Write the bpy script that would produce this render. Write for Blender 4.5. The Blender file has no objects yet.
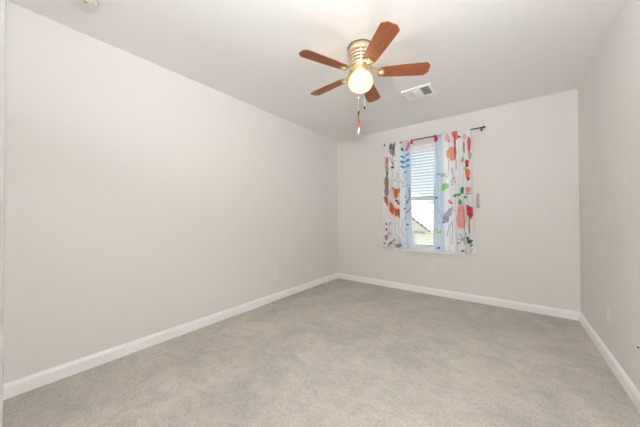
import bpy, bmesh, math, random
import numpy as np
from mathutils import Vector, Matrix, noise

S = bpy.context.scene
C = S.collection
PI = math.pi

# ------------------------------------------------------------------ camera
cam_d = bpy.data.cameras.new('camera')
cam_d.sensor_width = 36.0
cam_d.lens = 249.008 / 640.0 * 36.0
cam_d.clip_start = 0.02
cam_d.clip_end = 500
cam_d.shift_y = 0.0
cam = bpy.data.objects.new('camera', cam_d)
C.objects.link(cam)
Rv = Vector((0.79574088, 0.60562736, -0.0034569))
Uv = Vector((0.00854698, -0.0055223, 0.99994823))
Fv = Vector((-0.60557692, 0.79572923, 0.0095706))
M4 = Matrix.Identity(4)
for i in range(3):
    M4[i][0] = Rv[i]; M4[i][1] = Uv[i]; M4[i][2] = -Fv[i]
M4.translation = (2.45485, -3.73024, 1.10686)
cam.matrix_world = M4
S.camera = cam

# ------------------------------------------------------------------ world, large lights, exposure
w = bpy.data.worlds.new('sky'); S.world = w
w.use_nodes = True
wn = w.node_tree.nodes; wl = w.node_tree.links
bg = wn['Background']
bg.inputs[0].default_value = (0.82, 0.92, 1.0, 1)
bg.inputs[1].default_value = 1.15

def area(name, loc, rot, sx, sy, power, col):
    d = bpy.data.lights.new(name, 'AREA'); d.shape = 'RECTANGLE'
    d.size = sx; d.size_y = sy; d.energy = power; d.color = col
    o = bpy.data.objects.new(name, d); C.objects.link(o)
    o.location = loc; o.rotation_euler = rot
    return o
# added unseen fill light, turned up to bounce off the ceiling above the doorway
area('added_bounce_fill', (2.45, -3.6, 1.9), (PI-.32, 0, .45), 0.15, 0.15, 54, (0.93, 0.97, 1.0))
# added unseen fill light under the hall ceiling
area('added_hall_top_fill', (2.45, -4.3, 2.42), (0, 0, 0), 0.5, 0.5, 6, (1.0, 0.96, 0.9))
# added unseen fill light shining in through the open doorway behind the camera
area('added_doorway_fill', (2.45, -4.45, 1.25), (PI/2, 0, 0), 0.95, 2.2, 9, (0.92, 0.98, 1.02))
# soft daylight of the bright sky on the window side
sd_ = bpy.data.lights.new('daylight', 'SUN'); sd_.energy = 15.0; sd_.angle = 1.1; sd_.color = (0.93, 0.97, 1.0)
sun = bpy.data.objects.new('daylight', sd_); C.objects.link(sun)
sun.rotation_euler = (-math.radians(50), 0, math.radians(8))

S.view_settings.view_transform = 'Standard'
S.view_settings.look = 'None'
S.view_settings.gamma = 1
S.view_settings.use_curve_mapping = False
S.view_settings.exposure = 0.09
S.cycles.max_bounces = 16
S.cycles.diffuse_bounces = 10
S.cycles.transparent_max_bounces = 24

# ------------------------------------------------------------------ materials
def lin(c):
    return tuple((v/255/12.92 if v/255 <= .04045 else ((v/255+.055)/1.055)**2.4) for v in c) + (1,)
def mat(name, col, rough=.6, metal=0, spec=.5, bump=None, noise_col=None):
    m = bpy.data.materials.new(name); m.use_nodes = True
    n = m.node_tree.nodes; l = m.node_tree.links; b = n['Principled BSDF']
    b.inputs['Base Color'].default_value = lin(col)
    b.inputs['Roughness'].default_value = rough
    b.inputs['Metallic'].default_value = metal
    b.inputs['Specular IOR Level'].default_value = spec
    tc = n.new('ShaderNodeTexCoord')
    if noise_col:
        sc, col2, lo, hi = noise_col
        t = n.new('ShaderNodeTexNoise'); t.inputs['Scale'].default_value = sc; t.inputs['Detail'].default_value = 4
        r = n.new('ShaderNodeMapRange'); r.inputs[1].default_value = lo; r.inputs[2].default_value = hi
        x = n.new('ShaderNodeMix'); x.data_type = 'RGBA'
        x.inputs[6].default_value = lin(col); x.inputs[7].default_value = lin(col2)
        l.new(tc.outputs['Object'], t.inputs[0]); l.new(t.outputs[0], r.inputs[0]); l.new(r.outputs[0], x.inputs[0])
        l.new(x.outputs[2], b.inputs['Base Color'])
    if bump:
        sc, st, dist = bump
        t = n.new('ShaderNodeTexNoise'); t.inputs['Scale'].default_value = sc; t.inputs['Detail'].default_value = 3
        u = n.new('ShaderNodeBump'); u.inputs['Strength'].default_value = st; u.inputs['Distance'].default_value = dist
        l.new(tc.outputs['Object'], t.inputs[0]); l.new(t.outputs[0], u.inputs['Height']); l.new(u.outputs[0], b.inputs['Normal'])
    return m

WALL = mat('wall_paint', (229, 226, 223), .75, spec=.3, bump=(140, .12, .002))
CEIL = mat('ceiling_paint', (241, 240, 239), .85, spec=.2, bump=(60, .15, .003))
TRIM = mat('trim_paint', (249, 248, 247), .4)
DOORT_DIMMED = mat('door_trim_dimmed', (176, 174, 171), .45)  # trim paint darkened to offset the strong light on the casing
MEDAL = mat('bracket_bronze', (160, 140, 108), .4, .6)
ROSE = mat('rosette_bright', (236, 226, 206), .3, .4)
PLATE = mat('plate_plastic', (236, 231, 225), .35)
SLOT = mat('slot_dark', (60, 55, 50), .7)
VINYL = mat('window_vinyl', (240, 240, 240), .35)
SLAT = mat('blind_slat', (206, 207, 210), .5)
VALA = mat('valance_white', (242, 243, 244), .4)
CORD = mat('blind_cord', (230, 230, 226), .8)
RODM = mat('bronze_rod', (48, 36, 32), .4, .6)
BRASS = mat('brushed_champagne', (226, 208, 180), .38, .45, noise_col=(30, (212, 192, 160), .3, .7))
PEWTER = mat('rosette_pewter', (150, 140, 120), .4, .8)
VENTW = mat('vent_white', (252, 252, 251), .45)
DUCT_SHADE = mat('duct_shade', (48, 48, 50), .9)
GREYP = mat('grey_plastic', (176, 168, 158), .5)
CHAIN = mat('chain_metal', (220, 214, 202), .3, .6)

def carpet():
    m = bpy.data.materials.new('carpet'); m.use_nodes = True
    n = m.node_tree.nodes; l = m.node_tree.links; b = n['Principled BSDF']
    b.inputs['Roughness'].default_value = 1; b.inputs['Specular IOR Level'].default_value = .05
    b.inputs['Sheen Weight'].default_value = .15
    tc = n.new('ShaderNodeTexCoord')
    def N(scale, detail, dist=0, rough=.5, sx=1, sy=1, rz=0):
        mp = n.new('ShaderNodeMapping'); mp.inputs['Scale'].default_value = (sx, sy, 1); mp.inputs['Rotation'].default_value = (0, 0, rz)
        t = n.new('ShaderNodeTexNoise'); t.inputs['Scale'].default_value = scale; t.inputs['Detail'].default_value = detail
        t.inputs['Distortion'].default_value = dist; t.inputs['Roughness'].default_value = rough
        l.new(tc.outputs['Object'], mp.inputs[0]); l.new(mp.outputs[0], t.inputs[0]); return t.outputs[0]
    def rng(s, a, c, lo, hi):
        r = n.new('ShaderNodeMapRange'); r.inputs[1].default_value = a; r.inputs[2].default_value = c
        r.inputs[3].default_value = lo; r.inputs[4].default_value = hi; l.new(s, r.inputs[0]); return r.outputs[0]
    def mul(a, c):
        r = n.new('ShaderNodeMath'); r.operation = 'MULTIPLY'; l.new(a, r.inputs[0]); l.new(c, r.inputs[1]); return r.outputs[0]
    big = rng(N(2.2, 5, .6, .6, 1, .7, .5), .35, .62, .86, 1.06)       # pile brushed this way and that
    foot = rng(N(7.5, 4, 1.4, .65, .8, 1.2, .2), .36, .58, .89, 1.03)
    tuft = rng(N(85, 4, 0, .75), .3, .7, .74, 1.2)
    fine = rng(N(300, 2, 0, .6), .3, .7, .84, 1.14)
    k = mul(mul(big, foot), mul(tuft, fine))
    x = n.new('ShaderNodeVectorMath'); x.operation = 'SCALE'
    x.inputs[0].default_value = lin((193, 186, 177))[:3]
    l.new(k, x.inputs['Scale']); l.new(x.outputs[0], b.inputs['Base Color'])
    u = n.new('ShaderNodeBump'); u.inputs['Strength'].default_value = .5; u.inputs['Distance'].default_value = .008
    l.new(mul(tuft, foot), u.inputs['Height']); l.new(u.outputs[0], b.inputs['Normal'])
    return m
CARPET = carpet()

def wood():
    m = bpy.data.materials.new('cherry_blade'); m.use_nodes = True
    n = m.node_tree.nodes; l = m.node_tree.links; b = n['Principled BSDF']
    b.inputs['Roughness'].default_value = .38
    tc = n.new('ShaderNodeTexCoord'); mp = n.new('ShaderNodeMapping'); mp.inputs['Scale'].default_value = (2.2, 26, 26)
    t = n.new('ShaderNodeTexNoise'); t.inputs['Scale'].default_value = 3; t.inputs['Detail'].default_value = 6; t.inputs['Distortion'].default_value = .8
    r = n.new('ShaderNodeValToRGB'); e = r.color_ramp.elements
    e[0].position = .25; e[0].color = lin((132, 70, 42)); e[1].position = .75; e[1].color = lin((182, 106, 70))
    l.new(tc.outputs['Object'], mp.inputs[0]); l.new(mp.outputs[0], t.inputs[0]); l.new(t.outputs[0], r.inputs[0]); l.new(r.outputs[0], b.inputs['Base Color'])
    return m
WOOD = wood()

def glass():
    m = bpy.data.materials.new('window_glass'); m.use_nodes = True
    n = m.node_tree.nodes; l = m.node_tree.links; n.remove(n['Principled BSDF'])
    t = n.new('ShaderNodeBsdfTransparent'); t.inputs[0].default_value = (.95, .97, .97, 1)
    g = n.new('ShaderNodeBsdfGlossy'); g.inputs['Roughness'].default_value = .02
    f = n.new('ShaderNodeFresnel'); f.inputs[0].default_value = 1.45; x = n.new('ShaderNodeMixShader')
    l.new(f.outputs[0], x.inputs[0]); l.new(t.outputs[0], x.inputs[1]); l.new(g.outputs[0], x.inputs[2])
    l.new(x.outputs[0], n['Material Output'].inputs[0]); return m
GLASS = glass()

GLOBE = 2.2
def globe_mat():
    m = bpy.data.materials.new('lit_opal_glass'); m.use_nodes = True
    n = m.node_tree.nodes; l = m.node_tree.links; n.remove(n['Principled BSDF'])
    e = n.new('ShaderNodeEmission'); e.inputs[0].default_value = (1, .92, .41, 1); e.inputs[1].default_value = 2.2
    g = n.new('ShaderNodeBsdfGlossy'); g.inputs['Roughness'].default_value = .15
    t = n.new('ShaderNodeBsdfTransparent'); t.inputs[0].default_value = (.9, .88, .8, 1)
    lw = n.new('ShaderNodeFresnel'); lw.inputs[0].default_value = 1.3
    x = n.new('ShaderNodeMixShader'); y = n.new('ShaderNodeMixShader'); x.inputs[0].default_value = .9
    l.new(t.outputs[0], x.inputs[1]); l.new(e.outputs[0], x.inputs[2])
    l.new(lw.outputs[0], y.inputs[0]); l.new(x.outputs[0], y.inputs[1]); l.new(g.outputs[0], y.inputs[2])
    l.new(y.outputs[0], n['Material Output'].inputs[0]); return m
OPAL = globe_mat()

def fabric():
    m = bpy.data.materials.new('printed_curtain'); m.use_nodes = True
    n = m.node_tree.nodes; l = m.node_tree.links; n.remove(n['Principled BSDF'])
    a = n.new('ShaderNodeVertexColor'); a.layer_name = 'print'
    d = n.new('ShaderNodeBsdfDiffuse'); t = n.new('ShaderNodeBsdfTranslucent'); x = n.new('ShaderNodeMixShader'); x.inputs[0].default_value = .3
    tc = n.new('ShaderNodeTexCoord'); t1 = n.new('ShaderNodeTexNoise'); t1.inputs['Scale'].default_value = 600
    u = n.new('ShaderNodeBump'); u.inputs['Strength'].default_value = .15; u.inputs['Distance'].default_value = .001
    l.new(tc.outputs['Object'], t1.inputs[0]); l.new(t1.outputs[0], u.inputs['Height'])
    for s in (d, t): l.new(a.outputs[0], s.inputs[0]); l.new(u.outputs[0], s.inputs['Normal'])
    l.new(d.outputs[0], x.inputs[1]); l.new(t.outputs[0], x.inputs[2]); l.new(x.outputs[0], n['Material Output'].inputs[0])
    return m
FABRIC = fabric()

# ------------------------------------------------------------------ helpers
def obj(name, bm, m, parent=None, smooth=False, bevel=0):
    me = bpy.data.meshes.new(name); bmesh.ops.recalc_face_normals(bm, faces=bm.faces); bm.to_mesh(me); bm.free()
    me.materials.append(m)
    if smooth:
        for p in me.polygons: p.use_smooth = True
    o = bpy.data.objects.new(name, me); C.objects.link(o)
    if parent: o.parent = parent
    if bevel:
        b = o.modifiers.new('bevel', 'BEVEL'); b.width = bevel; b.segments = 2; b.limit_method = 'ANGLE'
    return o
def tag(o, label, cat, group=None):
    o['label'] = label; o['category'] = cat
    if group: o['group'] = group
    return o
def struct(name, bm, m, parent=None, **k):
    o = obj(name, bm, m, parent, **k)
    if not parent: o['kind'] = 'structure'
    return o
def thing(name, label, cat, loc=(0, 0, 0), rot=(0, 0, 0), group=None):
    o = bpy.data.objects.new(name, None); C.objects.link(o); o.empty_display_size = .05
    o.location = loc; o.rotation_euler = rot
    return tag(o, label, cat, group)
def box(bm, x0, x1, y0, y1, z0, z1, M=None):
    vs = [bm.verts.new((x, y, z)) for x in (x0, x1) for y in (y0, y1) for z in (z0, z1)]
    if M:
        for v in vs: v.co = M @ v.co
    for f in ((0, 1, 3, 2), (4, 6, 7, 5), (0, 4, 5, 1), (2, 3, 7, 6), (0, 2, 6, 4), (1, 5, 7, 3)):
        bm.faces.new([vs[i] for i in f])
    return bm
def nb(*a, **k): return box(bmesh.new(), *a, **k)
def lathe(bm, prof, seg=48, M=None, flute=None):
    rings = []
    for r, z in prof:
        if r < 1e-6: rings.append([bm.verts.new((0, 0, z))])
        else: rings.append([bm.verts.new(((r + (flute(i/seg*2*PI, z) if flute else 0))*math.cos(i/seg*2*PI), (r + (flute(i/seg*2*PI, z) if flute else 0))*math.sin(i/seg*2*PI), z)) for i in range(seg)])
    for a, b in zip(rings, rings[1:]):
        for i in range(seg):
            j = (i+1) % seg
            q = [a[i % len(a)], a[j % len(a)], b[j % len(b)], b[i % len(b)]]
            q = [v for k, v in enumerate(q) if v not in q[:k]]
            if len(q) > 2: bm.faces.new(q)
    if M:
        for r in rings:
            for v in r: v.co = M @ v.co
    return bm
def tube(bm, pts, r, seg=8):
    pts = [Vector(p) for p in pts]; rings = []
    for i, p in enumerate(pts):
        t = (pts[min(i+1, len(pts)-1)] - pts[max(i-1, 0)]).normalized()
        a = t.orthogonal().normalized() if i == 0 else (a - t*(a.dot(t))).normalized()
        b = t.cross(a); rr = r[i] if isinstance(r, (list, tuple)) else r
        rings.append([bm.verts.new(p + (a*math.cos(k/seg*2*PI) + b*math.sin(k/seg*2*PI))*rr) for k in range(seg)])
    for a_, b_ in zip(rings, rings[1:]):
        for k in range(seg): bm.faces.new((a_[k], a_[(k+1) % seg], b_[(k+1) % seg], b_[k]))
    bm.faces.new(rings[0]); bm.faces.new(rings[-1][::-1])
    return bm
def sweep_x(prof, path, close=False):
    """sweep a (u,z) profile along a path of (point, outward) pairs with mitred corners"""
    bm = bmesh.new(); rows = []
    for (px, py), (ox, oy) in path:
        rows.append([bm.verts.new((px + ox*u, py + oy*u, z)) for u, z in prof])
    n = len(prof)
    for a, b in zip(rows, rows[1:]):
        for k in range(n): bm.faces.new((a[k], a[(k+1) % n], b[(k+1) % n], b[k]))
    bm.faces.new(rows[0]); bm.faces.new(rows[-1][::-1])
    return bm

# ------------------------------------------------------------------ room shell
W = 3.038; H = 2.44; YF = -3.739     # room width, ceiling height, room face of the front wall
WX0, WX1, WZ0, WZ1 = 1.10, 1.935, 0.61, 2.13   # window opening
DX0, DX1, DZ = 2.03, 2.86, 2.05      # doorway opening
T = .14
struct('floor', nb(-T, W+T, -5.2, T, -.1, 0), CARPET)
struct('ceiling', nb(-T, W+T, -5.2, T, H, H+.1), CEIL)
struct('wall_left', nb(-T, 0, YF-.12, T, 0, H), WALL)
struct('wall_right', nb(W, W+T, -5.2, T, 0, H), WALL)
bm = bmesh.new()
box(bm, 0, WX0, 0, T, 0, H); box(bm, WX1, W, 0, T, 0, H); box(bm, WX0, WX1, 0, T, 0, WZ0); box(bm, WX0, WX1, 0, T, WZ1, H)
struct('wall_back', bm, WALL)
bm = bmesh.new()
box(bm, 0, DX0, YF-.12, YF, 0, H); box(bm, DX1, W, YF-.12, YF, 0, H); box(bm, DX0, DX1, YF-.12, YF, DZ, H)
struct('wall_front', bm, WALL)
bm = bmesh.new()
box(bm, 1.3, W, -5.2, -5.1, 0, H); box(bm, 1.3, 1.4, -5.1, YF-.12, 0, H)
struct('wall_hall', bm, WALL)
# door frame: jamb boards and casing round the doorway the photograph is taken from
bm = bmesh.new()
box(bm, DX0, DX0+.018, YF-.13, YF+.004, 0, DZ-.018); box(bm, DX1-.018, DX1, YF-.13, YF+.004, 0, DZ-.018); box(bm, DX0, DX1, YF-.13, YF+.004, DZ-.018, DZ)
struct('trim_1', bm, DOORT_DIMMED, bevel=.002)
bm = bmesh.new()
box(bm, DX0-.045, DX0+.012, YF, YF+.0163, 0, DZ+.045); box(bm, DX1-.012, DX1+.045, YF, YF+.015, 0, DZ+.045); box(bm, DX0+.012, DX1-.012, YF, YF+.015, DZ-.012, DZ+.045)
struct('trim_2', bm, DOORT_DIMMED, bevel=.003)
# baseboards
BP = [(0, 0), (.014, 0), (.014, .066), (.011, .078), (.006, .086), (.005, .092), (0, .092)]
struct('baseboard_left', sweep_x(BP, [((0, YF), (1, 0)), ((0, 0), (1, -1))]), TRIM)
struct('baseboard_back', sweep_x(BP, [((0, 0), (1, -1)), ((W, 0), (-1, -1))]), TRIM)
struct('baseboard_right', sweep_x(BP, [((W, 0), (-1, -1)), ((W, YF), (-1, 0))]), TRIM)
struct('baseboard_front', sweep_x(BP, [((0, YF), (0, 1)), ((DX0-.045, YF), (0, 1))]), TRIM)

# ------------------------------------------------------------------ window
win = bpy.data.objects.new('window_1', None); C.objects.link(win); win['kind'] = 'structure'
def ring(bm, x0, x1, z0, z1, y0, y1, t, tb=None):
    tb = tb or t
    box(bm, x0, x0+t, y0, y1, z0, z1); box(bm, x1-t, x1, y0, y1, z0, z1)
    box(bm, x0+t, x1-t, y0, y1, z0, z0+tb); box(bm, x0+t, x1-t, y0, y1, z1-t, z1)
    return bm
ZM = 1.345
struct('window_frame', ring(bmesh.new(), WX0, WX1, WZ0, WZ1, .075, .135, .028), VINYL, win, bevel=.003)
struct('upper_sash', ring(bmesh.new(), WX0+.028, WX1-.028, ZM, WZ1-.028, .105, .128, .035), VINYL, win, bevel=.002)
struct('lower_sash', ring(bmesh.new(), WX0+.028, WX1-.028, WZ0+.028, ZM+.04, .08, .103, .04), VINYL, win, bevel=.002)
struct('pane', nb(WX0+.06, WX1-.06, .115, .119, ZM+.033, WZ1-.06), GLASS, win)
struct('pane', nb(WX0+.066, WX1-.066, .090, .094, WZ0+.066, ZM+.002), GLASS, win)
struct('window_sill', nb(1.036, 1.992, -.034, 0, .588, .610), TRIM, win, bevel=.004)
struct('window_sill_board', nb(WX0+.001, WX1-.001, 0, .075, .6005, .613), TRIM, win)
struct('apron', nb(1.056, 1.956, -.014, 0, .535, .588), WALL, win, bevel=.003)

# faux wood blind hung inside the window recess
bl = thing('window_blind', 'white horizontal slat blind hanging open in the window', 'window blind', (1.5175, .04, 2.13))
bx0, bx1 = WX0+.008, WX1-.008
hw = (bx1-bx0)/2
obj('headrail', nb(-hw, hw, -.022, .03, -.045, -.001), SLAT, bl)
obj('valance', nb(-hw, hw, -.038, -.026, -.085, -.002), VALA, bl, bevel=.003)
bm = bmesh.new()
zs = [2.13 - .10 - .0435*k for k in range(31)]
for z in zs:
    n = 8; top = []; bot = []
    for i in range(n+1):
        v = -.025 + .05*i/n; c = .0028*(1-(v/.025)**2) + v*math.tan(math.radians(-8))
        top.append((v, z-2.13+c+.002)); bot.append((v, z-2.13+c-.002))
    pr = top + bot[::-1]
    a = [bm.verts.new((-hw+.004, y, q)) for y, q in pr]; b = [bm.verts.new((hw-.004, y, q)) for y, q in pr]
    for k in range(len(pr)): bm.faces.new((a[k], a[(k+1) % len(pr)], b[(k+1) % len(pr)], b[k]))
    bm.faces.new(a); bm.faces.new(b[::-1])
obj('slats', bm, SLAT, bl)
zb = zs[-1]-2.13-.043
obj('bottom_rail', nb(-hw+.003, hw-.003, -.025, .025, zb-.011, zb+.011), SLAT, bl, bevel=.004)
for x in (-hw+.09, 0, hw-.09):
    bm = bmesh.new()
    for y in (-.0275, .0275): tube(bm, [(x, y, -.04), (x, y, zb)], .0011, 6)
    obj('ladder_cord', bm, CORD, bl)
bm = bmesh.new(); tube(bm, [(-hw+.05, -.043, -.07), (-hw+.05, -.043, -.75)], .004, 8)
obj('tilt_wand', bm, CORD, bl)

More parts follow.
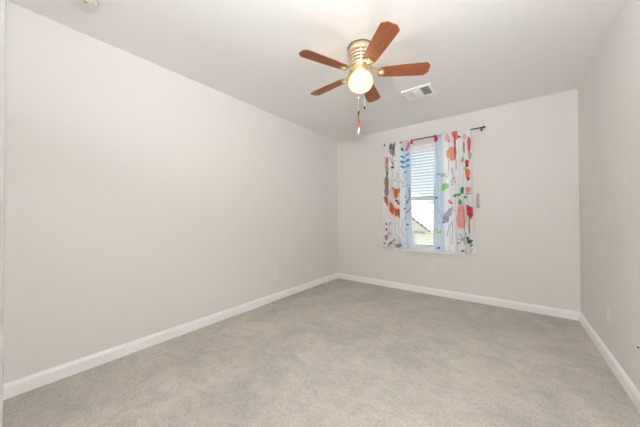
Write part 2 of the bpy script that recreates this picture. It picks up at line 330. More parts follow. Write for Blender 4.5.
# ------------------------------------------------------------------ curtains
COL = dict(window_glow=(196, 214, 232), mist=(206, 220, 230), grey=(140, 138, 140), dgrey=(84, 84, 90), black=(30, 32, 44), orange=(232, 132, 84),
    red=(214, 48, 62), sage=(158, 176, 132), brown=(140, 92, 62), taupe=(140, 116, 104), rust=(176, 82, 46), teal=(30, 140, 176), blue=(66, 158, 206),
    magenta=(204, 34, 84), pink=(236, 104, 128), fox=(218, 112, 62), white=(248, 248, 248), navy=(52, 70, 112), mauve=(150, 122, 134), blush=(240, 178, 186),
    lime=(150, 210, 96), green=(70, 150, 66), dgreen=(20, 96, 78), slate=(134, 146, 176), salmon=(240, 150, 146))
PRINT = [
    ('E', 1.291, 1.405, 0.0649, 1.029, 0.0, 'window_glow', 0.75),  # blue ellipses paint cool window light coming through the cloth
    ('E', 1.698, 1.248, 0.0649, 0.8526, 0.0, 'window_glow', 0.8),
    ('E', 1.691, 1.967, 0.0472, 0.2646, 0.0, 'window_glow', 0.5),
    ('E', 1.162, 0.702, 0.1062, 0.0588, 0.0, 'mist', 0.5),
    ('E', 1.057, 2.098, 0.0472, 0.0955, 10.0, 'grey', 0.8),
    ('E', 1.034, 2.147, 0.026, 0.0441, 0.0, 'dgrey', 0.8),
    ('E', 1.088, 2.153, 0.0177, 0.0588, -20.0, 'dgrey', 0.7),
    ('L', 'dgrey', 0.006, [(1.017, 2.013), (1.048, 1.918), (1.079, 1.838)]),
    ('E', 1.052, 1.834, 0.0189, 0.0147, 30.0, 'black', 0.9),
    ('L', 'dgrey', 0.0048, [(1.11, 1.999), (1.063, 1.9)]),
    ('E', 0.973, 1.958, 0.0212, 0.0441, 0.0, 'orange', 0.85),
    ('E', 0.961, 1.883, 0.0177, 0.0588, 0.0, 'red', 0.5),
    ('E', 0.969, 1.806, 0.0236, 0.0588, 0.0, 'sage', 0.7),
    ('E', 0.961, 1.607, 0.026, 0.0882, 0.0, 'brown', 0.8),
    ('E', 0.963, 1.469, 0.0307, 0.0588, 0.0, 'taupe', 0.8),
    ('E', 0.956, 1.331, 0.0212, 0.0808, 10.0, 'rust', 0.85),
    ('L', 'brown', 0.0096, [(0.968, 1.775), (0.96, 1.684)]),
    ('E', 1.208, 2.081, 0.0165, 0.0323, 20.0, 'teal', 0.95),
    ('E', 1.194, 2.182, 0.026, 0.0147, 0.0, 'brown', 0.8),
    ('L', 'blue', 0.0072, [(1.237, 2.024), (1.241, 1.921), (1.243, 1.774)]),
    ('E', 1.208, 1.97, 0.0307, 0.0162, -30.0, 'blue', 0.9),
    ('E', 1.281, 1.988, 0.0307, 0.0162, 35.0, 'blue', 0.9),
    ('E', 1.206, 1.896, 0.033, 0.0176, -30.0, 'teal', 0.9),
    ('E', 1.285, 1.908, 0.0307, 0.0176, 35.0, 'teal', 0.9),
    ('E', 1.211, 1.822, 0.0307, 0.0162, -30.0, 'blue', 0.9),
    ('E', 1.281, 1.828, 0.0283, 0.0162, 35.0, 'blue', 0.9),
    ('E', 1.249, 1.744, 0.0307, 0.0191, 20.0, 'blue', 0.9),
    ('E', 1.352, 2.161, 0.0283, 0.0353, 0.0, 'magenta', 0.95),
    ('E', 1.296, 2.11, 0.0153, 0.0588, -15.0, 'pink', 0.95),
    ('E', 1.271, 2.063, 0.0189, 0.0235, 0.0, 'pink', 0.9),
    ('L', 'grey', 0.0048, [(1.109, 1.76), (1.139, 1.697), (1.093, 1.641), (1.153, 1.591)]),
    ('L', 'grey', 0.0048, [(1.169, 1.783), (1.154, 1.695), (1.198, 1.602)]),
    ('L', 'grey', 0.0048, [(1.213, 1.719), (1.242, 1.642), (1.198, 1.573)]),
    ('L', 'grey', 0.0048, [(1.078, 1.718), (1.062, 1.629), (1.092, 1.551)]),
    ('L', 'grey', 0.0048, [(1.272, 1.698), (1.242, 1.598), (1.285, 1.537)]),
    ('E', 1.107, 1.468, 0.0472, 0.0441, 0.0, 'fox', 0.95),
    ('E', 1.061, 1.514, 0.0165, 0.0294, 25.0, 'fox', 0.95),
    ('E', 1.161, 1.504, 0.0165, 0.0294, -25.0, 'brown', 0.95),
    ('E', 1.109, 1.408, 0.0236, 0.0514, 0.0, 'fox', 0.95),
    ('E', 1.073, 1.425, 0.013, 0.0265, 10.0, 'white', 0.9),
    ('E', 1.149, 1.42, 0.013, 0.0265, -10.0, 'white', 0.9),
    ('E', 1.115, 1.328, 0.0165, 0.0147, 0.0, 'black', 0.95),
    ('E', 1.139, 1.287, 0.0236, 0.0294, 0.0, 'fox', 0.9),
    ('E', 1.04, 1.207, 0.0212, 0.0955, 8.0, 'fox', 0.95),
    ('E', 1.109, 1.176, 0.0307, 0.0808, 0.0, 'fox', 0.95),
    ('E', 1.121, 1.243, 0.0189, 0.0382, 0.0, 'white', 0.9),
    ('E', 1.098, 1.131, 0.0059, 0.0514, 0.0, 'brown', 0.8),
    ('E', 1.14, 1.138, 0.0118, 0.0662, 0.0, 'rust', 0.9),
    ('L', 'navy', 0.0054, [(1.292, 1.507), (1.298, 1.376), (1.269, 1.261), (1.246, 1.145)]),
    ('L', 'navy', 0.0054, [(1.342, 1.475), (1.312, 1.332), (1.319, 1.245), (1.268, 1.13), (1.224, 1.057)]),
    ('L', 'navy', 0.0042, [(1.241, 1.408), (1.283, 1.29)]),
    ('E', 1.241, 1.386, 0.0106, 0.0132, 0.0, 'navy', 0.8),
    ('E', 1.228, 1.211, 0.0118, 0.0132, 0.0, 'navy', 0.85),
    ('E', 1.313, 1.433, 0.0094, 0.0118, 0.0, 'navy', 0.8),
    ('E', 1.281, 0.977, 0.013, 0.0147, 0.0, 'navy', 0.85),
    ('E', 1.255, 0.904, 0.0118, 0.0132, 0.0, 'navy', 0.85),
    ('E', 1.212, 1.542, 0.0118, 0.0103, 0.0, 'navy', 0.6),
    ('L', 'grey', 0.0036, [(1.209, 1.042), (1.193, 0.895), (1.222, 0.779)]),
    ('E', 0.947, 0.979, 0.0118, 0.0191, 0.0, 'black', 0.75),
    ('E', 0.947, 0.895, 0.013, 0.0235, 0.0, 'black', 0.8),
    ('E', 0.946, 0.772, 0.0212, 0.0441, 0.0, 'taupe', 0.85),
    ('E', 0.978, 0.827, 0.0189, 0.0265, 0.0, 'pink', 0.8),
    ('E', 1.084, 0.749, 0.0177, 0.0235, 0.0, 'pink', 0.8),
    ('E', 1.063, 0.68, 0.0153, 0.0338, 0.0, 'pink', 0.7),
    ('L', 'green', 0.0084, [(0.977, 0.644), (1.025, 0.708), (1.072, 0.756)]),
    ('E', 1.009, 0.684, 0.0307, 0.0118, 35.0, 'green', 0.9),
    ('E', 0.985, 0.645, 0.0283, 0.0118, 20.0, 'green', 0.9),
    ('E', 1.147, 0.664, 0.0531, 0.0265, 0.0, 'mauve', 0.8),
    ('L', 'dgrey', 0.0042, [(1.027, 1.011), (0.995, 0.919), (1.025, 0.829)]),
    ('L', 'grey', 0.0042, [(1.104, 1.012), (1.088, 0.891), (1.118, 0.803)]),
    ('E', 0.923, 0.687, 0.0106, 0.0147, 0.0, 'dgrey', 0.7),
    ('E', 1.654, 2.151, 0.0425, 0.05, 0.0, 'magenta', 0.95),
    ('E', 1.635, 2.134, 0.0177, 0.0221, 0.0, 'red', 0.8),
    ('E', 1.808, 2.135, 0.0307, 0.047, 0.0, 'blush', 0.85),
    ('E', 1.832, 2.084, 0.0142, 0.0206, 0.0, 'pink', 0.7),
    ('E', 1.895, 2.164, 0.033, 0.0441, 0.0, 'fox', 0.9),
    ('E', 1.95, 2.121, 0.0118, 0.0147, 0.0, 'black', 0.9),
    ('E', 1.92, 2.12, 0.026, 0.0294, 20.0, 'fox', 0.8),
    ('E', 1.894, 2.053, 0.013, 0.0882, 0.0, 'rust', 0.85),
    ('E', 1.858, 1.921, 0.0637, 0.0911, 0.0, 'orange', 0.75),
    ('E', 1.892, 1.935, 0.013, 0.0882, 0.0, 'brown', 0.6),
    ('L', 'taupe', 0.0108, [(1.818, 1.841), (1.817, 1.682)]),
    ('L', 'taupe', 0.0084, [(1.906, 1.829), (1.905, 1.698)]),
    ('E', 1.998, 1.976, 0.013, 0.0808, 0.0, 'mauve', 0.8),
    ('E', 2.008, 2.109, 0.0212, 0.0382, 0.0, 'blush', 0.8),
    ('E', 2.054, 2.011, 0.0189, 0.0955, 0.0, 'red', 0.85),
    ('E', 2.059, 1.871, 0.0153, 0.0441, 0.0, 'sage', 0.8),
    ('E', 1.979, 1.825, 0.0201, 0.0382, 0.0, 'sage', 0.7),
    ('E', 2.013, 1.699, 0.0189, 0.0323, 20.0, 'sage', 0.7),
    ('E', 2.03, 1.778, 0.0224, 0.0412, 0.0, 'red', 0.9),
    ('E', 2.03, 1.738, 0.0177, 0.0132, 0.0, 'black', 0.8),
    ('E', 2.036, 1.635, 0.0236, 0.0706, 0.0, 'orange', 0.95),
    ('E', 2.045, 1.571, 0.0118, 0.0206, 0.0, 'black', 0.8),
    ('L', 'grey', 0.0048, [(1.676, 1.684), (1.713, 1.639), (1.75, 1.676), (1.786, 1.619), (1.823, 1.655)]),
    ('L', 'dgrey', 0.0048, [(1.663, 1.644), (1.701, 1.681), (1.738, 1.623), (1.787, 1.672)]),
    ('L', 'grey', 0.0048, [(1.859, 1.73), (1.87, 1.624), (1.857, 1.546)]),
    ('E', 1.879, 1.596, 0.0094, 0.0118, 0.0, 'red', 0.8),
    ('E', 1.888, 1.55, 0.0094, 0.0118, 0.0, 'mauve', 0.8),
    ('E', 1.863, 1.519, 0.0083, 0.0118, 0.0, 'red', 0.7),
    ('E', 1.777, 1.499, 0.0378, 0.0382, -30.0, 'lime', 0.85),
    ('E', 1.743, 1.455, 0.0354, 0.0206, 20.0, 'lime', 0.8),
    ('E', 1.972, 1.452, 0.0189, 0.0221, 0.0, 'green', 0.9),
    ('L', 'green', 0.006, [(1.914, 1.333), (1.949, 1.37), (1.983, 1.432)]),
    ('E', 1.972, 1.427, 0.0189, 0.0441, -10.0, 'green', 0.9),
    ('E', 1.891, 1.367, 0.0283, 0.0191, 10.0, 'green', 0.9),
    ('E', 1.948, 1.28, 0.0177, 0.0382, 0.0, 'green', 0.85),
    ('E', 2.008, 1.339, 0.0236, 0.0162, 0.0, 'green', 0.85),
    ('E', 1.937, 1.376, 0.0189, 0.0176, 0.0, 'green', 0.8),
    ('E', 2.041, 1.435, 0.0236, 0.0382, 0.0, 'pink', 0.7),
    ('L', 'black', 0.006, [(2.019, 1.384), (2.063, 1.384)]),
    ('E', 1.666, 1.349, 0.0142, 0.0176, 0.0, 'navy', 0.8),
    ('E', 1.829, 1.292, 0.0165, 0.0221, 0.0, 'pink', 0.95),
    ('E', 1.849, 1.27, 0.0142, 0.0162, 0.0, 'red', 0.8),
    ('E', 1.807, 1.119, 0.0425, 0.0882, -25.0, 'slate', 0.75),
    ('E', 1.786, 1.053, 0.0354, 0.0441, 0.0, 'slate', 0.8),
    ('E', 1.75, 1.015, 0.013, 0.0103, 0.0, 'dgrey', 0.8),
    ('E', 1.836, 1.053, 0.0153, 0.0441, 10.0, 'white', 0.8),
    ('L', 'slate', 0.006, [(1.845, 1.02), (1.826, 0.888), (1.839, 0.718)]),
    ('L', 'slate', 0.006, [(1.818, 0.994), (1.787, 0.834)]),
    ('L', 'slate', 0.0042, [(1.859, 1.021), (1.861, 0.733)]),
    ('E', 1.961, 1.08, 0.0519, 0.1543, 0.0, 'salmon', 0.75),
    ('E', 1.958, 1.189, 0.0354, 0.0441, 0.0, 'salmon', 0.4),
    ('E', 2.061, 1.156, 0.0401, 0.0706, 0.0, 'red', 0.9),
    ('E', 2.04, 1.203, 0.0118, 0.0441, 20.0, 'red', 0.9),
    ('E', 2.085, 1.193, 0.0118, 0.0441, -25.0, 'red', 0.9),
    ('E', 2.061, 1.105, 0.0189, 0.0441, 0.0, 'magenta', 0.8),
    ('L', 'green', 0.0096, [(2.053, 1.099), (2.048, 0.985), (2.052, 0.884)]),
    ('E', 2.055, 0.773, 0.0307, 0.0235, 25.0, 'dgreen', 0.9),
    ('E', 2.036, 0.807, 0.0142, 0.0382, 20.0, 'dgreen', 0.9),
    ('E', 2.071, 0.728, 0.0165, 0.0118, 0.0, 'black', 0.8),
    ('L', 'slate', 0.006, [(1.978, 0.798), (2.017, 0.87)]),
    ('L', 'slate', 0.006, [(1.978, 0.798), (1.945, 0.873)]),
    ('L', 'slate', 0.006, [(1.978, 0.798), (1.916, 0.807)]),
    ('L', 'slate', 0.006, [(1.978, 0.798), (1.932, 0.737)]),
    ('L', 'slate', 0.006, [(1.978, 0.798), (2.028, 0.769)]),
    ('L', 'slate', 0.006, [(1.978, 0.798), (1.994, 0.729)]),
    ('E', 2.01, 0.876, 0.0106, 0.0132, 0.0, 'navy', 0.7),
    ('E', 1.921, 0.752, 0.0106, 0.0132, 0.0, 'dgrey', 0.8),
    ('E', 1.701, 0.877, 0.0354, 0.0191, 20.0, 'lime', 0.85),
    ('E', 1.67, 0.91, 0.0118, 0.0294, 0.0, 'lime', 0.7),
    ('E', 1.684, 0.664, 0.0177, 0.0147, 0.0, 'navy', 0.85),
    ('E', 1.975, 0.653, 0.0177, 0.0132, 0.0, 'navy', 0.85),
    ('L', 'grey', 0.0042, [(1.685, 1.208), (1.709, 1.1), (1.683, 0.991)]),
    ('L', 'grey', 0.0042, [(1.855, 1.231), (1.878, 1.152)]),
    ('E', 2.081, 0.684, 0.0094, 0.0147, 0.0, 'blush', 0.6),
]
def paint(x, z):
    """the woodland print with window light painted in, as colours on the flat cloth"""
    col = np.tile(np.array(lin((250, 249, 250))[:3]), (len(x), 1))
    for e in PRINT:
        if e[0] == 'E':
            _, cx, cz, rx, rz, ang, cn, al = e
            a = math.radians(ang); dx = x-cx; dz = z-cz
            u = dx*math.cos(a) + dz*math.sin(a); v = -dx*math.sin(a) + dz*math.cos(a)
            # soft wobbling watercolour edge
            th = np.arctan2(v/rz, u/rx); wob = 1 + .09*np.sin(3*th+cx*40) + .05*np.sin(7*th+cz*50)
            d = np.sqrt((u/rx)**2 + (v/rz)**2)/wob
            soft = .12 if cn not in ('window_glow', 'mist') else .5
            k = np.clip((1+soft-d)/(2*soft), 0, 1)*al
        else:
            _, cn, wd, pts = e; al = .85
            d = np.full(len(x), 9.)
            for (x0, z0), (x1, z1) in zip(pts, pts[1:]):
                ex, ez = x1-x0, z1-z0; L2 = ex*ex+ez*ez+1e-9
                t = np.clip(((x-x0)*ex + (z-z0)*ez)/L2, 0, 1)
                d = np.minimum(d, np.hypot(x-x0-t*ex, z-z0-t*ez))
            k = np.clip((wd*.75-d)/(wd*.5)+.3, 0, 1)*al
        c = np.array(lin(tuple(v + (255-v)*.05 for v in COL[cn]))[:3]); k = k[:, None]
        col = col*(1-k) + c*k
    return col
def interp(tab, z):
    zz = [p[1] for p in tab][::-1]; xx = [p[0] for p in tab][::-1]
    return np.interp(z, zz, xx)
def grid_mesh(name, X, Y, Z, PX, PZ, parent, closed=False):
    nu, nv = X.shape
    co = np.stack([X, Y, Z], -1).reshape(-1, 3)
    idx = np.arange(nu*nv).reshape(nu, nv)
    if closed: idx = np.concatenate([idx, idx[:, :1]], 1)
    q = np.stack([idx[:-1, :-1], idx[1:, :-1], idx[1:, 1:], idx[:-1, 1:]], -1).reshape(-1, 4)
    me = bpy.data.meshes.new(name); me.from_pydata(co.tolist(), [], q.tolist())
    for p in me.polygons: p.use_smooth = True
    at = me.color_attributes.new('print', 'FLOAT_COLOR', 'POINT')
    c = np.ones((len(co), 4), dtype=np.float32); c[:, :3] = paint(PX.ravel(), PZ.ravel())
    at.data.foreach_set('color', c.ravel())
    me.materials.append(FABRIC)
    o = bpy.data.objects.new(name, me); C.objects.link(o)
    if parent: o.parent = parent
    return o
ROD_Y, ROD_Z = -.088, 2.19
def curtain(label, outer, inner, folds, seed, ztop=2.178, zbot=.628):
    root = thing('curtain', label, 'curtain', (0, 0, 0), group='printed curtain panels')
    rnd = random.Random(seed)
    ph = [rnd.uniform(0, 6.28) for _ in range(4)]
    def fold(u, z):
        s = np.clip((ztop - z)/1.5, 0, 1)
        amp = .008 + .026*np.clip(s*2.2, 0, 1)
        w_ = np.sin(2*PI*folds*(u + .012*np.sin(3*z+ph[0])) + ph[1]) + .35*np.sin(2*PI*folds*1.7*u + ph[2] + 1.2*s) + (1-s)*.5*np.sin(2*PI*folds*3.1*u+ph[3])
        return -.099 + .022*np.clip(s*4, 0, 1) + amp*w_
    def rect(name, z1, z0, nv, dy=0):
        nu = 150; u = np.linspace(0, 1, nu)[:, None]; z = np.linspace(z1, z0, nv)[None, :]
        a = interp(outer, z); b = interp(inner, z)
        X0 = a + (b-a)*u; Z0 = z + 0*u
        Y = fold(u, z) + dy
        sway = .004*np.sin(2*PI*folds*u + ph[1] + PI/2)*np.clip((ztop-z)*2, 0, 1)
        Zr = Z0 + np.where(z < .7, .006*np.sin(2*PI*folds*u+ph[2]), 0)
        return grid_mesh(name, X0+sway, Y, Zr, X0, Z0, root)
    rect('panel', ztop, zbot+.045, 400)
    rect('hem', zbot+.045, zbot, 14)
    # rod pocket gathered on the rod
    nu, nv = 150, 20
    u = np.linspace(0, 1, nu)[:, None]; t = np.linspace(0, 2*PI, nv, endpoint=False)[None, :]
    a = interp(outer, ROD_Z); b = interp(inner, ROD_Z); X = a+(b-a)*u + 0*t
    rr = .0125 + .0025*np.sin(2*PI*folds*3.1*u+ph[3])
    Y = ROD_Y + rr*np.cos(t); Z = ROD_Z + (rr+.004)*np.sin(t)
    grid_mesh('rod_pocket', X, Y, Z, X, Z, root, closed=True)
    return root
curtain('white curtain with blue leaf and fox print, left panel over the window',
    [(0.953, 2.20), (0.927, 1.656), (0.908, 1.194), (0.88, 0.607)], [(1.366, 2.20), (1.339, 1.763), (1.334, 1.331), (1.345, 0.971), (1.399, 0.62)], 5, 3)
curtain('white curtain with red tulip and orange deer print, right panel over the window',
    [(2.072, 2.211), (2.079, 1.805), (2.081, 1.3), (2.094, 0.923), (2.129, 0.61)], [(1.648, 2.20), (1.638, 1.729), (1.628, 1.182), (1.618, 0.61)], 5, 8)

# curtain rod
rod = thing('curtain_rod', 'thin dark bronze curtain rod mounted above the window', 'curtain rod', (1.5765, ROD_Y, ROD_Z))
bm = bmesh.new(); tube(bm, [(-.6215, 0, 0), (.6215, 0, 0)], .0065, 12)
obj('rod', bm, RODM, rod, smooth=True)
for s in (-1, 1):
    RM = Matrix.Translation((s*.6215, 0, 0)) @ Matrix.Rotation(s*PI/2, 4, 'Y')
    bm = lathe(bmesh.new(), [(0, -.004), (.009, -.004), (.0105, .002), (.0075, .007), (.012, .013), (.0135, .020), (.011, .028), (0, .030)], 20, RM)
    obj('finial', bm, RODM, rod, smooth=True)
    bm = bmesh.new()
    xb = s*.606
    tube(bm, [(xb, 0, -.009), (xb, .03, -.009), (xb, .0875, -.009)], .003, 8)
    box(bm, xb-.010, xb+.010, .0845, .0875, -.018, .012)
    box(bm, xb-.004, xb+.004, -.007, .007, -.0115, -.0066)
    obj('bracket', bm, RODM, rod)

# ------------------------------------------------------------------ ceiling fan
FX, FY = 1.524, -1.969
fan = thing('ceiling_fan', 'flush mounted ceiling fan with five reddish wooden blades and a lit globe', 'ceiling fan', (FX, FY, H))
z = lambda v: v-H
obj('mounting_ring', lathe(bmesh.new(), [(0, 0), (.102, 0), (.102, -.005), (0, -.005)], 64), PEWTER, fan)
obj('canopy', lathe(bmesh.new(), [(0, -.005), (.092, -.005), (.096, -.010), (.097, -.036), (.099, -.040), (.097, -.046), (.088, -.050), (0, -.050)], 64), BRASS, fan, smooth=True)
# vented motor housing: rings with open slots between them
bm = bmesh.new()
lathe(bm, [(0, -.050), (.060, -.050), (.056, -.150), (0, -.150)], 48)
obj('motor', bm, SLOT, fan)
for (za, r) in ((-.066, .087), (-.088, .081), (-.110, .074), (-.130, .066)):
    obj('housing_ring', lathe(bmesh.new(), [(.050, za+.004), (r, za+.004), (r+.002, za), (r, za-.009), (.050, za-.009), (.050, za+.004)], 64), BRASS, fan)
bm = bmesh.new()
for k in range(12):
    a = k*PI/6; RMt = Matrix.Rotation(a, 4, 'Z')
    vs = [RMt @ Vector(c) for c in ((.085, -.004, -.048), (.085, .004, -.048), (.066, .004, -.135), (.066, -.004, -.135), (.078, -.004, -.048), (.078, .004, -.048), (.058, .004, -.135), (.058, -.004, -.135))]
    q = [bm.verts.new(v) for v in vs]
    for f in ((0, 1, 2, 3), (7, 6, 5, 4), (0, 4, 5, 1), (1, 5, 6, 2), (2, 6, 7, 3), (3, 7, 4, 0)): bm.faces.new([q[i] for i in f])
obj('housing_ribs', bm, BRASS, fan)
obj('flywheel', lathe(bmesh.new(), [(0, -.139), (.062, -.139), (.070, -.144), (.070, -.158), (.060, -.164), (0, -.164)], 48), BRASS, fan, smooth=False)
obj('switch_housing', lathe(bmesh.new(), [(0, -.164), (.048, -.164), (.048, -.172), (.051, -.178), (.051, -.196), (.046, -.201), (0, -.201)], 60,
    flute=lambda a, zz: .0018*math.cos(a*20) if zz < -.17 else 0), BRASS, fan)
gl = [(.044, -.190)]
for k in range(0, 25):
    a = math.radians(62 - k*152/24)
    r = .0955*abs(math.cos(a))**.8; zz = -.275 + (.078 if a > 0 else .072)*math.copysign(abs(math.sin(a))**.95, a)
    gl.append((max(r, 0), zz))
gl[-1] = (0, -.347)
obj('globe', lathe(bmesh.new(), gl, 64), OPAL, fan, smooth=True)['label'] = 'glowing cream glass globe'
bulb = bpy.data.lights.new('bulb', 'POINT'); bulb.energy = 9; bulb.shadow_soft_size = 0; bulb.color = (1, .86, .66)
bo_ = bpy.data.objects.new('bulb', bulb); C.objects.link(bo_); bo_.parent = fan; bo_.location = (0, 0, -.275)
def blade_bm():
    # outline in (along, across): round root, slight widening, clipped tip corners
    P = []
    L0, L1 = .142, .524
    top = [(L0, .022), (L0+.006, .036), (L0+.018, .046), (L0+.04, .051), (.30, .058), (.42, .0625), (L1-.034, .064), (L1-.026, .0625), (L1-.004, .036), (L1, .028)]
    out = top + [(x, -y) for x, y in top[::-1]]
    bm = bmesh.new()
    a = [bm.verts.new((x, y, .003)) for x, y in out]; b = [bm.verts.new((x, y, -.003)) for x, y in out]
    bm.faces.new(a); bm.faces.new(b[::-1])
    for k in range(len(out)): bm.faces.new((a[k], b[k], b[(k+1) % len(out)], a[(k+1) % len(out)]))
    return bm
def arm_bm():
    bm = bmesh.new()
    # strap from flywheel down to the blade
    pts = [(.060, -.006+.090), (.085, -.006+.086), (.105, .052), (.120, .020), (.138, -.008)]
    pts = [(x, zz*0.65-.004) for x, zz in pts]
    for i in range(len(pts)-1):
        (xa, za), (xb, zb_) = pts[i], pts[i+1]
        wa = .012 + .004*i; wb = .012+.004*(i+1)
        q = [bm.verts.new(v) for v in ((xa, -wa, za), (xa, wa, za), (xb, wb, zb_), (xb, -wb, zb_), (xa, -wa, za-.005), (xa, wa, za-.005), (xb, wb, zb_-.005), (xb, -wb, zb_-.005))]
        for f in ((0, 1, 2, 3), (7, 6, 5, 4), (0, 4, 5, 1), (1, 5, 6, 2), (2, 6, 7, 3), (3, 7, 4, 0)): bm.faces.new([q[k] for k in f])
    # shaped plate under the blade root
    out = [(.130, .024), (.142, .036), (.160, .040), (.178, .036), (.192, .020), (.198, .008)]
    out = out + [(x, -y) for x, y in out[::-1]]
    a = [bm.verts.new((x, y, -.004)) for x, y in out]; b = [bm.verts.new((x, y, -.008)) for x, y in out]
    bm.faces.new(a); bm.faces.new(b[::-1])
    for k in range(len(out)): bm.faces.new((a[k], b[k], b[(k+1) % len(out)], a[(k+1) % len(out)]))
    return bm
def rosette_bm():
    bm = bmesh.new(); Mx = Matrix.Translation((.163, 0, -.008)) @ Matrix.Rotation(PI, 4, 'X')
    lathe(bm, [(.020, 0), (.020, .003), (.015, .005), (.012, .003), (.009, .005), (.005, .0085), (0, .009)], 24, Mx)
    return bm
blade0 = obj('blade', blade_bm(), WOOD, fan, bevel=.001)
arm0 = obj('blade_arm', arm_bm(), MEDAL, fan, bevel=.001)
ros0 = obj('rosette', rosette_bm(), ROSE, arm0, smooth=True)
for k in range(5):
    a = 246.84 + 72*k
    bo, ao, ro = (blade0, arm0, ros0) if k == 0 else (blade0.copy(), arm0.copy(), ros0.copy())
    if k:
        for o in (bo, ao, ro): C.objects.link(o)
        ro.parent = ao
    for o in (bo, ao):
        o.parent = fan
        o.matrix_local = Matrix.Translation((0, 0, 2.239-H)) @ Matrix.Rotation(math.radians(a), 4, 'Z') @ Matrix.Rotation(math.radians(-12), 4, 'X')
# pull chains hanging from the switch housing past the globe
def chain(x, y, z0, z1, sx, sy):
    bm = bmesh.new()
    tube(bm, [(sx, sy, -.186), ((sx+x)/2*1.05, (sy+y)/2*1.05, -.192), (x, y, -.215), (x, y, z1-H)], .0011, 6)
    zz = -.215
    while zz > z1-H:
        bmesh.ops.create_icosphere(bm, subdivisions=1, radius=.0022, matrix=Matrix.Translation((x, y, zz))); zz -= .008
    return bm
CHA = (.076, -.083); CHB = (.038, -.108)
c1 = obj('pull_chain', chain(*CHA, 2.2, 1.930, CHA[0]*.5, CHA[1]*.5), CHAIN, fan)
obj('pull_fob', lathe(bmesh.new(), [(0, .012), (.003, .010), (.006, .002), (.0065, -.006), (.003, -.014), (0, -.016)], 16, Matrix.Translation((CHA[0], CHA[1], 1.916-H))), RODM, c1, smooth=True)
c2 = obj('pull_chain', chain(*CHB, 2.2, 1.885, CHB[0]*.5, CHB[1]*.5), CHAIN, fan)
obj('chain_connector', lathe(bmesh.new(), [(0, .010), (.005, .008), (.008, 0), (.005, -.008), (0, -.010)], 16, Matrix.Translation((CHB[0], CHB[1], 1.988-H))), CHAIN, c2, smooth=True)
MK = mat('charm_black', (52, 44, 48), .5); MR = mat('charm_red', (190, 66, 58), .5); MW = mat('charm_white', (232, 228, 224), .6)
def charm(name, z0, z1, w0, w1, m, tw):
    bm = bmesh.new(); n = 10; rings = []
    for i in range(n+1):
        t = i/n; zz = z0+(z1-z0)*t-H; wd = w0+(w1-w0)*t; a = tw+t*1.4
        dx, dy = math.cos(a), math.sin(a); bx_ = .003*math.sin(t*3+tw*2)
        rings.append([bm.verts.new((CHB[0]+bx_+dx*wd*p - dy*.0022*q, CHB[1]+dy*wd*p + dx*.0022*q, zz)) for p, q in ((-1, 0), (0, 1), (1, 0), (0, -1))])
    for a_, b_ in zip(rings, rings[1:]):
        for k in range(4): bm.faces.new((a_[k], a_[(k+1) % 4], b_[(k+1) % 4], b_[k]))
    bm.faces.new(rings[0]); bm.faces.new(rings[-1][::-1])
    obj(name, bm, m, c2, smooth=True)
charm('charm_ribbon', 1.895, 1.828, .006, .013, MK, .9)
charm('charm_ribbon', 1.830, 1.762, .013, .009, MR, .7)
charm('charm_tassel', 1.765, 1.718, .008, .013, MW, .2)

# ------------------------------------------------------------------ ceiling vent
vt = thing('ceiling_vent', 'white rectangular ceiling air vent between the fan and the window wall', 'air vent', (1.685, -.95, H))
vw, vd = .148, .130
obj('duct_shade_sheet', nb(-vw+.02, vw-.02, -vd+.02, vd-.02, -.0025, -.0005), DUCT_SHADE, vt)  # flat dark sheet painted in place of the shaded duct above
bm = bmesh.new()
ow = .030
def frame_piece(x0, x1, y0, y1): box(bm, x0, x1, y0, y1, -.012, 0)
frame_piece(-vw, -vw+ow, -vd, vd); frame_piece(vw-ow, vw, -vd, vd); frame_piece(-vw+ow, vw-ow, -vd, -vd+ow); frame_piece(-vw+ow, vw-ow, vd-ow, vd)
obj('frame', bm, VENTW, vt, bevel=.004)
iw, idp = vw-ow, vd-ow
def blades(horizontal, x0, x1, ang):
    bm = bmesh.new()
    if horizontal:
        n = 11
        for k in range(n):
            y = -idp + (k+.5)*2*idp/n
            box(bm, x0, x1, -.0085, .0085, -.0008, .0008, Matrix.Translation((0, y, -.0105)) @ Matrix.Rotation(math.radians(ang), 4, 'X'))
    else:
        n = 6
        for k in range(n):
            x = x0 + (k+.5)*(x1-x0)/n
            box(bm, -.0085, .0085, -idp, idp, -.0008, .0008, Matrix.Translation((x, 0, -.0105)) @ Matrix.Rotation(math.radians(ang), 4, 'Y'))
    return bm
t3 = 2*iw/3
obj('louvers', blades(False, -iw, -iw+t3-.004, 12), VENTW, vt)
obj('louvers', blades(True, -iw+t3, iw-t3, -32), VENTW, vt)
obj('louvers', blades(False, iw-t3+.004, iw, 48), VENTW, vt)
for x in (-vw+ow/2, vw-ow/2):
    bm = bmesh.new(); lathe(bm, [(0, -.0135), (.003, -.0135), (.0035, -.012), (0, -.0118)], 12, Matrix.Translation((x, 0, 0)))
    obj('screw', bm, GREYP, vt)

# ------------------------------------------------------------------ smoke detector
sd = thing('smoke_detector', 'white round smoke detector on the ceiling near the doorway end of the room', 'smoke detector', (.434, -3.40, H))
obj('base_plate', lathe(bmesh.new(), [(0, 0), (.068, 0), (.068, -.008), (.060, -.010), (0, -.010)], 48), PLATE, sd, smooth=False)
obj('cover', lathe(bmesh.new(), [(0, -.010), (.058, -.010), (.060, -.020), (.055, -.030), (.040, -.036), (.038, -.034), (.030, -.034), (.028, -.038), (0, -.040)], 48), PLATE, sd, smooth=False)
bm = bmesh.new()
for k in range(24):
    box(bm, .050, .0592, -.002, .002, -.0275, -.0125, Matrix.Rotation(k*PI/12, 4, 'Z'))
obj('vent_slots', bm, GREYP, sd)
obj('test_button', lathe(bmesh.new(), [(0, -.038), (.010, -.039), (.010, -.042), (0, -.043)], 24), GREYP, sd)

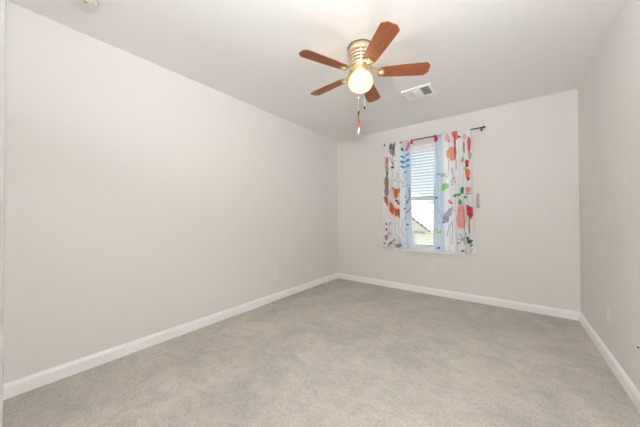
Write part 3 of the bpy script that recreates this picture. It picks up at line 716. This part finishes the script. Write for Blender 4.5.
# ------------------------------------------------------------------ outlets and wall plates (local frame: x across, -y out of the wall, z up)
def outlet(name, label, loc, rz, cat='power outlet', blank=False):
    t = thing(name, label, cat, loc, (0, 0, rz))
    obj('cover_plate', nb(-.035, .035, -.0055, 0, -.0575, .0575), PLATE, t, bevel=.002)
    if blank:
        for s in (-1, 1): obj('screw', lathe(bmesh.new(), [(.0035, 0), (.0035, .001), (0, .0012)], 12, Matrix.Translation((0, -.0055, s*.042)) @ Matrix.Rotation(PI/2, 4, 'X')), GREYP, t)
        return t
    for s in (-1, 1):
        r = obj('receptacle', nb(-.0165, .0165, -.0085, -.0055, s*.020-.0135, s*.020+.0135), PLATE, t, bevel=.003)
        bm = bmesh.new()
        box(bm, -.0075, -.0050, -.0089, -.0085, s*.020-.002, s*.020+.007); box(bm, .0050, .0075, -.0089, -.0085, s*.020-.002, s*.020+.006)
        lathe(bm, [(.0025, 0), (.0025, .0004), (0, .0004)], 10, Matrix.Translation((0, -.0085, s*.020-.008)) @ Matrix.Rotation(PI/2, 4, 'X'))
        obj('slots', bm, SLOT, r)
    bm = lathe(bmesh.new(), [(.003, 0), (.003, .001), (0, .0012)], 12, Matrix.Translation((0, -.0055, 0)) @ Matrix.Rotation(PI/2, 4, 'X'))
    obj('screw', bm, GREYP, t)
    return t
outlet('power_outlet', 'white duplex power outlet low on the back wall under the window', (1.584, 0, .370), 0)
outlet('power_outlet', 'white duplex power outlet low on the long left wall', (0, -1.487, .352), PI/2)
outlet('wall_plate', 'blank white wall plate low on the right wall', (W, -.95, .372), -PI/2, 'wall plate', True)
cj = thing('cable_jack', 'small white cable jack with a dark centre low on the right wall', 'cable jack', (W, -1.514, .356), (0, 0, -PI/2))
obj('cover', lathe(bmesh.new(), [(.018, 0), (.018, .004), (.012, .007), (0, .007)], 32, Matrix.Rotation(PI/2, 4, 'X')), PLATE, cj)
obj('socket', lathe(bmesh.new(), [(.0042, .007), (.0042, .012), (.003, .014), (0, .010)], 16, Matrix.Rotation(PI/2, 4, 'X')), SLOT, cj)
tag(obj('wall_mark', nb(-.004, 0, -.008, .008, -.030, .030), PLATE, bevel=.002), 'small white upright mark on the right wall at shoulder height', 'wall pad').location = (W, -1.327, 1.333)  # unidentified pale mark, built as a thin white block
rc = thing('wall_holder', 'slim grey holder fixed to the back wall beside the right curtain', 'wall holder', (2.137, 0, 1.295))
obj('body', nb(-.017, .017, -.016, 0, -.095, .090), GREYP, rc, bevel=.004)
obj('clip', nb(-.019, .019, -.019, -.001, -.097, -.060), GREYP, rc, bevel=.003)

# ------------------------------------------------------------------ outside the window
GR = mat('dry_ground', (164, 154, 130), .9, noise_col=(.4, (136, 146, 104), .4, .6))
g = struct('ground', nb(-60, 60, .6, 160, -3.1, -3.0), GR)
STUC = mat('neighbour_stucco', (248, 240, 230), .9); SHIN = mat('roof_shingle', (226, 206, 186), .9, noise_col=(6, (206, 184, 164), .3, .7)); FASC = mat('fascia_brown', (120, 80, 58), .7)
LEAF = mat('tree_leaves', (96, 122, 74), .9, noise_col=(3, (120, 144, 86), .3, .7)); BARK = mat('tree_bark', (96, 78, 62), .9)

nh = thing('neighbour_house', 'pale neighbouring house with a brown edged gable roof seen through the blind', 'house', (-4.0, 9, -3))
bm = bmesh.new()
def prism(bm, pts, y0, y1):
    a = [bm.verts.new((x, y0, q)) for x, q in pts]; b = [bm.verts.new((x, y1, q)) for x, q in pts]
    bm.faces.new(a); bm.faces.new(b[::-1])
    for k in range(len(pts)): bm.faces.new((a[k], a[(k+1) % len(pts)], b[(k+1) % len(pts)], b[k]))
prism(bm, [(-3.1, 0), (3.1, 0), (3.1, 3.5), (0, 5.92), (-3.1, 3.5)], .25, 10)
obj('walls', bm, STUC, nh)
for s_ in (-1, 1):
    bm = bmesh.new(); prism(bm, [(0, 5.93), (s_*3.4, 3.275), (s_*3.4, 3.375), (0, 6.03)], .06, 10.2); obj('roof_slope', bm, SHIN, nh)
    bm = bmesh.new(); prism(bm, [(0, 5.945), (s_*3.4, 3.29), (s_*3.4, 3.38), (0, 6.035)], 0, .05); obj('fascia', bm, FASC, nh)
obj('band_board', nb(2.2, 3.1, .2, .249, 3.22, 3.3), FASC, nh)
def tree(label, x, y, h, r, seed):
    t = thing('tree', label, 'tree', (x, y, -3), group='trees far outside the window')
    obj('trunk', tube(bmesh.new(), [(0, 0, 0), (.1, 0, h*.3), (0, .1, h*.6)], [.22, .17, .1], 10), BARK, t)
    bm = bmesh.new(); rnd = random.Random(seed)
    for k in range(9):
        p = Vector((rnd.uniform(-.6, .6)*r, rnd.uniform(-.6, .6)*r, h*.68 + rnd.uniform(-.25, .3)*h))
        res = bmesh.ops.create_icosphere(bm, subdivisions=3, radius=r*rnd.uniform(.4, .62), matrix=Matrix.Translation(p))
        for v in res['verts']: v.co += (v.co-p).normalized()*noise.noise(v.co*1.7)*.45
    obj('foliage', bm, LEAF, t)
tree('green tree beyond the neighbouring house, seen through the blind on the left', -12, 32, 5.6, 2.6, 1)
tree('green tree beyond the neighbouring house, seen through the blind in the middle', -7.5, 38, 5.0, 2.4, 2)
tree('green tree beyond the neighbouring house, seen through the blind on the right', -1.0, 34, 5.4, 2.5, 5)
